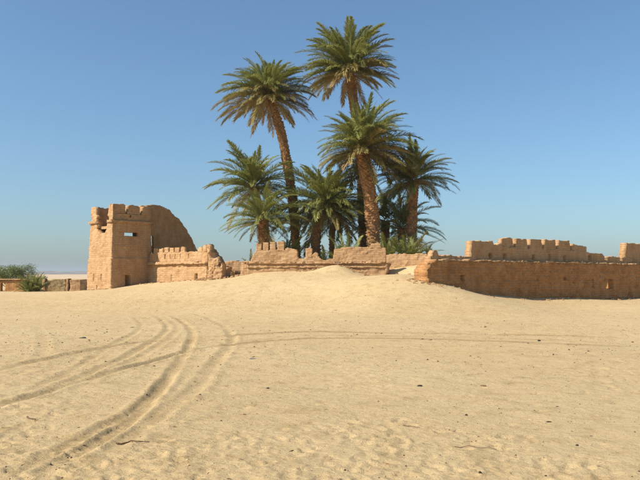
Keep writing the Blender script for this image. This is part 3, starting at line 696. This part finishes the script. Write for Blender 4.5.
def trunk_mesh(path, r0, r1, seed):
    """path: points from base to top (relative)"""
    rnd = random.Random(seed); pts = [Vector(p) for p in path]
    def P(t):
        f = min(max(t, 0), 0.9999) * (len(pts) - 1); i = int(f); f -= i
        p0, p1, p2, p3 = pts[max(i - 1, 0)], pts[i], pts[i + 1], pts[min(i + 2, len(pts) - 1)]
        return 0.5 * ((2 * p1) + (p2 - p0) * f + (2 * p0 - 5 * p1 + 4 * p2 - p3) * f * f + (3 * p1 - p0 - 3 * p2 + p3) * f ** 3)
    H = sum((b - a).length for a, b in zip(pts[:-1], pts[1:])); nrw = max(6, int(H / 0.25)); ns = 14
    V, Fc = [], []
    rad = lambda t: (r0 + (r1 - r0) * t) * (1 + 0.35 * max(0, 1 - t * H / 1.2)) * (1 + 0.06 * math.sin(t * H * 1.7 + seed))
    for i in range(nrw + 1):
        t = i / nrw; p = P(t)
        for k in range(ns):
            a = k * math.tau / ns; r = rad(t) * (1 + rnd.uniform(-0.07, 0.07)); V.append((p.x + r * math.cos(a), p.y + r * math.sin(a), p.z))
        if i:
            b = i * ns; Fc += [(b - ns + k, b - ns + (k + 1) % ns, b + (k + 1) % ns, b + k) for k in range(ns)]
    Fc.append(tuple(range(nrw * ns, nrw * ns + ns)))
    BV, BF = [], []
    nrow = int(H / 0.135); per = 9
    for i in range(nrow):
        for k in range(per):
            t = (i + rnd.uniform(-0.25, 0.25)) / nrow
            if t < 0 or t > 1 or rnd.random() < 0.06: continue
            a = (k + 0.5 * (i & 1) + rnd.uniform(-0.16, 0.16)) * math.tau / per + i * 0.12
            p = P(t); r = rad(t); ca, sa = math.cos(a), math.sin(a)
            w = r * 0.36 * rnd.uniform(0.75, 1.1); h = rnd.uniform(0.11, 0.2); o = rnd.uniform(0.05, 0.12) * (1 + 0.9 * max(0, t - 0.75) / 0.25)
            o = o * (0.55 + r)
            def q(rr_, ww, zz): return (p.x + ca * rr_ - sa * ww, p.y + sa * rr_ + ca * ww, p.z + zz)
            b = len(BV)
            BV += [q(r * 0.9, -w, 0), q(r * 0.9, w, 0), q(r + o * 0.55, -w * 0.8, h * 0.6), q(r + o * 0.55, w * 0.8, h * 0.6), q(r + o, -w * 0.5, h), q(r + o, w * 0.5, h), q(r * 0.9, -w * 0.6, h * 1.05), q(r * 0.9, w * 0.6, h * 1.05)]
            BF += [(b, b + 1, b + 3, b + 2), (b + 2, b + 3, b + 5, b + 4), (b + 4, b + 5, b + 7, b + 6), (b, b + 2, b + 4, b + 6), (b + 1, b + 7, b + 5, b + 3)]
    return mesh('trunk', V, Fc, BARK, True), mesh('leaf_bases', BV, BF, BOOT), P
def palm(label, base_u, top, mids, d, r0, r1, nf, scale, seed, emin=-52, old=0.6, dry=0.86, name='date_palm', flat=0.0, lean=(0, 0), bd=0.0, hang=0):
    rnd = random.Random(seed)
    bx, by, _ = at(base_u, 262, d + bd); bz = float(macro(np.array([bx]), np.array([by]))[0]) - 0.25
    tp = at(top[0], top[1], d)
    t = tag(empty(name, (bx, by, bz)), label, 'palm tree', 'date palms behind the ruined wall')
    path = [(0, 0, 0)] + [tuple(np.array(at(u, v, d + bd * f)) - np.array((bx, by, bz))) for u, v, f in mids] + [tuple(np.array(tp) - np.array((bx, by, bz)))]
    tm, bm_, P = trunk_mesh(path, r0, r1, seed)
    tr = put('trunk', tm, t); tr.location = (0, 0, 0)
    lb = put('leaf_bases', bm_, tr); lb.location = (0, 0, 0); lb['kind'] = 'stuff'
    crown = Vector(path[-1])
    def fr(ci, mi, az, sc_, off_, name_='frond'):
        o = bpy.data.objects.new(name_, fmesh(ci, rnd.randrange(3), mi)); C.objects.link(o); o.parent = t
        o.location = crown + Vector((math.cos(az) * r1 * 0.5, math.sin(az) * r1 * 0.5, off_)); o.rotation_euler = (rnd.uniform(-0.34, 0.34) + lean[0], rnd.uniform(-0.18, 0.18) + lean[1], az); o.scale = (sc_,) * 3
    for i in range(nf):
        f = (i + 0.5) / nf; az = i * 2.39996 + rnd.uniform(-0.25, 0.25)
        e = 82 - (82 - emin) * f ** 0.80 + rnd.uniform(-8, 8)
        ci = min(range(len(CLS)), key=lambda j: abs(CLS[j][0] - e))
        g = f + rnd.uniform(-0.12, 0.12); mi = 0 if g < old else (1 if g < dry else 2)
        young = 0.74 + 0.26 * min(1, f / 0.22)
        lop = 1 + 0.13 * math.cos(az - seed * 2.1) + 0.06 * math.cos(2 * az + seed)
        if rnd.random() < 0.05 + 0.05 * math.sin(az * 1.5 + seed): continue
        fr(ci, mi, az, scale * young * lop * rnd.uniform(0.80, 1.08) * (0.9 if mi == 2 else 1), 0.55 - 0.75 * f, 'dry_frond' if mi == 2 else 'frond')
    for i in range(hang):
        fr(9, 2, rnd.uniform(0, 6.28), scale * rnd.uniform(0.5, 0.8), -0.5 - rnd.uniform(0, 0.9), 'dry_frond')
    return t, crown
palm('tall left palm with leaning trunk and drooping golden lower fronds', 297, (268, 97), [(294, 215, .8), (288, 170, .5), (280, 130, .2)], 56, 0.36, 0.33, 170, 1.05, 1, emin=-22, old=0.60, dry=0.95, hang=6)
palm('tallest palm whose crown tops the group', 364, (349, 72), [(362, 190, .8), (358, 130, .4), (353, 100, .2)], 58, 0.38, 0.36, 175, 1.14, 2, emin=-22, old=0.68, dry=0.97, hang=3)
P3t, P3c = palm('thick trunked front palm standing right below the tallest crown', 375, (361, 150), [(372, 215, .6), (367, 180, .3)], 51.5, 0.47, 0.45, 170, 1.10, 3, emin=-22, old=0.66, dry=0.97)
palm('right hand palm with straight trunk and open dark green crown', 411, (414, 181), [(412, 225, .6), (413, 200, .3)], 53, 0.34, 0.32, 105, 0.98, 4, emin=-22, old=0.86, dry=0.99)
palm('mid height left palm behind the short palm', 266, (254, 188), [(262, 230, .6), (258, 210, .3)], 55, 0.32, 0.30, 92, 1.0, 5, emin=-26, old=0.88, dry=1.1)
palm('short left palm with stout trunk just behind the battlement', 265, (262, 221), [(264, 236, .5)], 51, 0.38, 0.36, 80, 0.84, 6, emin=-20, old=0.9, dry=1.1)
palm('bushy middle palm between the left and the front trunk', 316, (326, 206), [(316, 235, .6), (319, 220, .3)], 53.5, 0.36, 0.33, 140, 1.12, 7, emin=-32, old=0.85, dry=1.05)
palm('thin trunked low palm hidden behind the bushy middle palm', 333, (340, 214), [(332, 238, .6), (335, 226, .3)], 57, 0.24, 0.22, 46, 0.92, 8, emin=-40, old=0.9, dry=1.1)
palm('lower right palm arching out beneath the open dark crown', 402, (402, 229), [(402, 240, .5)], 54.5, 0.30, 0.28, 52, 0.86, 9, emin=-24, old=0.92, dry=1.1)
palm('low palm filling the space behind the thick front trunk', 385, (386, 222), [(385, 240, .5)], 57, 0.30, 0.28, 44, 0.9, 10, emin=-30, old=0.92, dry=1.1)
# orange date stalks in the front palm
rnd = random.Random(4); V = []; Fc = []
for i in range(26):
    a = rnd.uniform(-2.6, -0.5); e = rnd.uniform(0.9, 1.4); L = rnd.uniform(1.2, 2.0); pr = None
    for k in range(6):
        t_ = k / 5; r_ = L * t_ * math.cos(e) + 0.3 * t_ * t_; z = L * t_ * math.sin(e) - 0.5 * t_ ** 3
        c = Vector((math.cos(a) * r_, math.sin(a) * r_, 0.4 + z)); b = len(V); w = 0.03 + 0.02 * (k == 5)
        V += [c + Vector((w, 0, 0)), c + Vector((-w * .5, w * .8, 0)), c + Vector((-w * .5, -w * .8, 0))]
        if k: Fc += [(b - 3, b - 2, b + 1, b), (b - 2, b - 1, b + 2, b + 1), (b - 1, b - 3, b, b + 2)]
o = put('date_stalks', mesh('date_stalks', [tuple(v) for v in V], Fc, DATE), P3t); o.location = P3c; o['label'] = 'orange date stalks in the crown'

def sucker(label, u, v, d, nf, scale, seed, lo=30, mi=0, name='young_palm', grp='young palms along the wall', hi=84):
    rnd = random.Random(seed); x, y, z = at(u, v, d); z = float(macro(np.array([x]), np.array([y]))[0]) - 0.1
    t = tag(empty(name, (x, y, z)), label, 'palm shrub', grp)
    for i in range(nf):
        e = rnd.uniform(lo, hi); ci = min(range(len(CLS)), key=lambda j: abs(CLS[j][0] - e))
        o = bpy.data.objects.new('frond', fmesh(ci, rnd.randrange(3), 1 if rnd.random() < 0.1 else mi)); C.objects.link(o); o.parent = t
        o.location = (rnd.uniform(-0.25, 0.25), rnd.uniform(-0.25, 0.25), 0); o.rotation_euler = (rnd.uniform(-.1, .1), rnd.uniform(-.1, .1), i * 2.39996 + rnd.uniform(-.3, .3)); o.scale = (scale * rnd.uniform(0.7, 1.1),) * 3
    return t
sucker('spiky young palm between the short palm and the leaning trunk', 284, 250, 53, 28, 0.95, 21, 48)
sucker('small young palm peeping over the wall left of the battlement', 254, 256, 52, 20, 0.55, 22, 12)
sucker('bright young palm left of the thick front trunk', 347, 250, 50.5, 36, 0.86, 23, 20)
sucker('dense young palm at the foot of the thick front trunk on the right', 388, 250, 50.2, 36, 0.82, 24, 20)
sucker('young palm spreading low at the foot of the right hand palm', 408, 252, 50.6, 40, 0.86, 25, 8)
sucker('sparse young palm right of the leaning trunk', 303, 252, 53, 18, 0.6, 26, 30)
sucker('young palm with low arching fronds above the right end of the wall gap', 424, 254, 51.5, 26, 0.66, 27, 8)
sucker('young palm in front of the bushy middle palm', 326, 252, 51.5, 26, 0.7, 28, 20)

# ------------------------------------------------------------------ far left greenery
def bush(name, label, cat, c, rx, ry, rz, n, ls, seed, trunk_h):
    rnd = random.Random(seed); t = tag(empty(name, c), label, cat)
    cl = [(rnd.uniform(-1, 1) * rx * 0.75, rnd.uniform(-1, 1) * ry * 0.7, trunk_h + rz * (0.35 + rnd.uniform(-0.35, 0.85) * 0.8)) for _ in range(26)]
    V, Fc = [], []
    for i in range(n):
        k = rnd.choice(cl); rr_ = min(rx, rz) * 0.42
        p = Vector(k) + Vector((rnd.uniform(-1, 1) * rnd.random() ** 0.5 * rr_, rnd.uniform(-1, 1) * rr_, rnd.uniform(-1, 1) * rnd.random() ** 0.5 * rr_ * 0.8))
        a = Vector((rnd.gauss(0, 1), rnd.gauss(0, 1), rnd.gauss(0, 0.6) + 0.3)).normalized(); b_ = a.cross(Vector((rnd.gauss(0, 1), rnd.gauss(0, 1), rnd.gauss(0, 1)))).normalized()
        l = ls * rnd.uniform(0.6, 1.4); w = l * 0.28; q0 = len(V)
        V += [p - a * l * 0.5, p + b_ * w * 0.5, p + a * l * 0.5, p - b_ * w * 0.5]; Fc.append((q0, q0 + 1, q0 + 2, q0 + 3))
    put('crown', mesh('crown', [tuple(v) for v in V], Fc, BUSH), t).location = (0, 0, 0)
    V, Fc = [], []
    for k in cl[:14]:
        pr = None
        for j in range(5):
            f = j / 4; p = Vector((k[0] * f, k[1] * f, k[2] * (f ** 0.8) - 0.1)); w = 0.11 * (1 - 0.8 * f); q0 = len(V)
            V += [p + Vector((w, 0, 0)), p + Vector((-w * .5, w * .8, 0)), p + Vector((-w * .5, -w * .8, 0))]
            if j: Fc += [(q0 - 3, q0 - 2, q0 + 1, q0), (q0 - 2, q0 - 1, q0 + 2, q0 + 1), (q0 - 1, q0 - 3, q0, q0 + 2)]
    put('trunk', mesh('trunk', [tuple(v) for v in V], Fc, WOOD), t).location = (0, 0, 0)
bush('tamarisk_tree', 'grey green rounded tree behind the low house at the left edge', 'tree', (at(10, 280, 84)[0], 84, 0.0), 3.0, 2.2, 1.9, 15000, 0.17, 3, 0.7)
bush('tamarisk_tree', 'small grey green tree right of the rounded tree behind the rough low wall', 'tree', (at(38, 280, 82)[0], 82, 0.0), 1.0, 1.0, 0.9, 4500, 0.15, 5, 0.6)
sucker('low bushy palm in front of the low house at far left', 29, 291, 73.5, 50, 0.58, 31, 8, grp='young palms by the far house')
sucker('small low palm beside the bushy palm near the rough low wall', 36, 291, 74, 26, 0.62, 32, 40, grp='young palms by the far house')

# ------------------------------------------------------------------ stones, sticks and litter on the sand
def stone_mesh(name, seed, mat, sx=1, sy=1, sz=0.7):
    rnd = random.Random(seed); V = []; Fc = []; n, m = 8, 5
    V.append((0, 0, -0.5 * sz))
    for i in range(1, m):
        a = -math.pi / 2 + math.pi * i / m
        for k in range(n):
            b = k * math.tau / n; r = 0.5 * rnd.uniform(0.62, 1.18); V.append((r * sx * math.cos(a) * math.cos(b), r * sy * math.cos(a) * math.sin(b), r * sz * math.sin(a)))
    V.append((0, 0, 0.5 * sz)); top = len(V) - 1
    for k in range(n):
        Fc.append((0, 1 + (k + 1) % n, 1 + k)); Fc.append((top, 1 + (m - 2) * n + k, 1 + (m - 2) * n + (k + 1) % n))
        for i in range(m - 2): Fc.append((1 + i * n + k, 1 + i * n + (k + 1) % n, 1 + (i + 1) * n + (k + 1) % n, 1 + (i + 1) * n + k))
    return mesh(name, V, Fc, mat, False)
def item(name, label, cat, u, v, w, mat, seed, sx=1, sy=1, sz=0.7, grp=None, rz=None):
    x, y = to_ground(u, v); s = 0.72 * w * y / F
    o = put(name, stone_mesh(name, seed, mat, sx, sy, sz)); o.scale = (s, s, s); o.rotation_euler = (0, 0, random.Random(seed).uniform(0, 6) if rz is None else rz)
    o.location = (x, y, gz(x, y) + 0.14 * s * sz); tag(o, label, cat, grp); return o
def stick(label, u0, v0, u1, v1, th, seed):
    rnd = random.Random(seed); a = to_ground(u0, v0); b = to_ground(u1, v1); V = []; Fc = []
    for i in range(7):
        f = i / 6; x = a[0] + (b[0] - a[0]) * f + rnd.uniform(-.02, .02); y = a[1] + (b[1] - a[1]) * f + rnd.uniform(-.02, .02); z = gz(x, y) + th * 0.6 + rnd.uniform(0, 0.012); w = th * (1 - 0.5 * f)
        q0 = len(V)
        for k in range(5): V.append((x + 0.0 * w, y + w * math.cos(k * 1.2566), z + w * math.sin(k * 1.2566)))
        if i: Fc += [(q0 - 5 + k, q0 - 5 + (k + 1) % 5, q0 + (k + 1) % 5, q0 + k) for k in range(5)]
    Fc += [(0, 1, 2, 3, 4), tuple(range(len(V) - 5, len(V)))]
    tag(put('dry_stick', mesh('dry_stick', V, Fc, WOOD)), label, 'stick', 'dry sticks on the sand')
item('dark_stone', 'round dark stone nearest the bottom edge, right of centre', 'stone', 480, 471.5, 5.2, STONE_D, 1, 1, 0.9, 0.85, 'dark stones on the sand')
item('dark_stone', 'lone dark stone on open sand below the brown clod', 'stone', 466, 416.5, 4.4, STONE_D, 2, 1.1, 0.9, 0.75, 'dark stones on the sand')
item('dark_stone', 'flat dark stone lying left of the brown clod in mid sand', 'stone', 420, 388.5, 6, STONE_D, 3, 1.4, 0.8, 0.55, 'dark stones on the sand', 0.2)
item('sand_clod', 'brown hardened clod level with the flat dark stone', 'clod', 482.5, 387, 7, STONE_B, 4, 1.4, 0.8, 0.5, None, 0)
item('dark_stone', 'dark stone beside the straight far track on the right', 'stone', 539, 341, 5, STONE_D, 5, 1.3, 0.8, 0.6, 'dark stones on the sand')
item('dark_stone', 'dark oblong stone near the right edge in the foreground', 'stone', 577, 444, 4.5, STONE_D, 6, 0.9, 1.0, 0.7, 'dark stones on the sand')
item('dark_stone', 'dark flat chip in the right foreground sand, above the oblong stone', 'stone', 549, 422.5, 6, STONE_D, 7, 1.5, 0.7, 0.4, 'dark stones on the sand', 0.1)
item('dark_stone', 'small dark stone near the bottom edge, left of the red shard', 'stone', 345, 469, 3.2, STONE_D, 8, 1, 1, 0.8, 'dark stones on the sand')
item('red_shard', 'small reddish pottery shard lying near the bottom edge', 'shard', 387, 463, 5, RED, 9, 1.5, 0.8, 0.4, None, 0.1)
item('plastic_scrap', 'dark green scrap lying left of the wheel tracks', 'litter', 83, 338.5, 7, DARKP, 10, 1.5, 0.6, 0.35, None, 0)
item('plastic_scrap', 'faded bluish grey scrap on the sand right of the wheel tracks', 'litter', 252, 360, 7, BLUEP, 11, 1.5, 0.7, 0.3, None, 0.1)
item('dark_stone', 'small dark stone right of the wheel tracks, below the faded scrap', 'stone', 268, 388, 4.5, STONE_D, 12, 1.2, 0.8, 0.6, 'dark stones on the sand')
item('dark_stone', 'tiny dark stone inside the curve of the wheel tracks', 'stone', 200, 396, 3.4, STONE_D, 13, 1.2, 0.9, 0.6, 'dark stones on the sand')
item('dark_stone', 'tiny dark stone above and right of the red shard', 'stone', 404, 453, 2.8, STONE_D, 14, 1, 1, 0.8, 'dark stones on the sand')
item('dark_stone', 'tiny dark stone just right of the red shard', 'stone', 406, 464.5, 2.8, STONE_D, 15, 1, 1, 0.8, 'dark stones on the sand')
item('sand_clod', 'pale brown lump right of the deep ruts', 'clod', 243, 416, 7, STONE_B, 16, 1.6, 0.8, 0.45, None, 0.1)
item('sand_clod', 'sandy lump at the foot of the long shaded wall near the right edge', 'clod', 631, 296.5, 6, MUD, 17, 1.2, 0.9, 0.8)
stick('dry stick lying right of the deep ruts at the bottom left', 117, 446, 148, 443.5, 0.008, 1)
stick('short dark stick left of the deep ruts at the bottom left', 26, 417, 35, 421, 0.010, 2)
stick('thin stick lying on the foreground sand at centre right', 404, 427, 420, 429, 0.005, 3)
stick('thin stick in the right foreground sand beside the tiny stones', 455, 446, 495, 447, 0.004, 4)
# uncountable crumbs: pebbles, dung and twig bits
rnd = random.Random(99); V = []; Fc = []
def crumbs(n, d0, d1, pw, smin, smax, xs=0.6):
    for i in range(n):
        y = d0 + (d1 - d0) * rnd.random() ** pw; x = rnd.uniform(-1, 1) * (xs * y + 0.8); s = rnd.uniform(smin, smax) * (0.6 + rnd.random() ** 3)
        if float(n2(np.array(x), np.array(y), 1.6, 61)) < 0.1 and rnd.random() < 0.75: continue
        z = gz(x, y) - s * 0.25
        e = rnd.choice((1, 1, 1, 2.6)); a = rnd.uniform(0, 3.14); q0 = len(V); ca, sa = math.cos(a), math.sin(a)
        for dx, dy, dz in ((1, 0, 0), (0, 1, 0), (-1, 0, 0), (0, -1, 0), (0, 0, 0.9), (0, 0, -0.7)):
            dx *= s * e; dy *= s / (e ** 0.5); k = rnd.uniform(0.7, 1.2)
            V.append((x + (dx * ca - dy * sa) * k, y + (dx * sa + dy * ca) * k, z + dz * s * k * 0.8 + s * 0.2))
        for p_, q_ in ((0, 1), (1, 2), (2, 3), (3, 0)): Fc.append((q0 + p_, q0 + q_, q0 + 4)); Fc.append((q0 + q_, q0 + p_, q0 + 5))
crumbs(5500, 4.8, 20, 1.1, 0.005, 0.013); crumbs(3200, 13, 44, 1.0, 0.012, 0.030)
tag(put('pebbles', mesh('pebbles', V, Fc, plain('pebble_brown', (0.10, 0.062, 0.036), 0.7, 2.5))), 'scattered pebbles and dry crumbs on the sand', 'pebbles', None, 'stuff')
V = []; Fc = []
crumbs(9000, 4.8, 26, 1.3, 0.004, 0.012)
tag(put('sand_crumbs', mesh('sand_crumbs', V, Fc, plain('sand_crumb', (0.40, 0.285, 0.15), 0.3, 5))), 'pale sand crumbs and grit scattered over the ground', 'grit', None, 'stuff')
# rubble at the foot of the walls
V = []; Fc = []
def rubble(n, a, b, spread, smin, smax):
    global V, Fc
    for i in range(n):
        t = rnd.random(); x = a[0] + (b[0] - a[0]) * t + rnd.gauss(0, spread); y = a[1] + (b[1] - a[1]) * t - abs(rnd.gauss(0, spread)); s = rnd.uniform(smin, smax); z = float(macro(np.array([x]), np.array([y]))[0]); q0 = len(V)
        for dx in (-1, 1):
            for dy in (-1, 1):
                for dz in (-0.5, 1): V.append((x + dx * s * rnd.uniform(.6, 1.1), y + dy * s * rnd.uniform(.6, 1.1), z + dz * s * rnd.uniform(.5, .9)))
        Fc += [(q0, q0 + 1, q0 + 3, q0 + 2), (q0 + 4, q0 + 6, q0 + 7, q0 + 5), (q0, q0 + 4, q0 + 5, q0 + 1), (q0 + 2, q0 + 3, q0 + 7, q0 + 6), (q0 + 1, q0 + 5, q0 + 7, q0 + 3)]
rubble(60, W3b, S4b, 0.5, 0.05, 0.16); rubble(50, W6b, (W6b[0] + 0.8, W6b[1] - 0.4), 0.6, 0.04, 0.13); rubble(60, (W8a[0] - 0.7, W8a[1] + 0.9), (W8a[0] + 0.2, W8a[1] + 0.1), 0.35, 0.03, 0.09)
rubble(90, p6(300), p6(386), 0.6, 0.03, 0.10); rubble(50, along(TL, dL, 0.4), TC, 0.4, 0.03, 0.08); rubble(120, W8a, p8(640), 0.5, 0.03, 0.10); rubble(30, along(TC, dR, 2), W3b, 0.5, 0.03, 0.08)
tag(put('rubble', mesh('rubble', V, Fc, MUD)), 'fallen mud brick crumbs along the foot of the walls', 'rubble', None, 'stuff')

# ------------------------------------------------------------------ thin desert haze
x0, x1, y0, y1, z0, z1 = -5000, 5000, -120, 6000, -3, 60
V = [(x0, y0, z0), (x1, y0, z0), (x1, y1, z0), (x0, y1, z0), (x0, y0, z1), (x1, y0, z1), (x1, y1, z1), (x0, y1, z1)]
hm = bpy.data.materials.new('haze'); hm.use_nodes = True; hn = hm.node_tree; hn.nodes.remove(hn.nodes['Principled BSDF'])
pv = hn.nodes.new('ShaderNodeVolumePrincipled'); pv.inputs['Density'].default_value = 0.00014; pv.inputs['Color'].default_value = (0.78, 0.86, 0.95, 1)
hn.links.new(pv.outputs[0], hn.nodes['Material Output'].inputs['Volume'])
tag(put('haze', mesh('haze', V, [(0, 3, 2, 1), (4, 5, 6, 7), (0, 1, 5, 4), (1, 2, 6, 5), (2, 3, 7, 6), (3, 0, 4, 7)], hm)), 'thin pale desert haze', None, None, 'stuff')
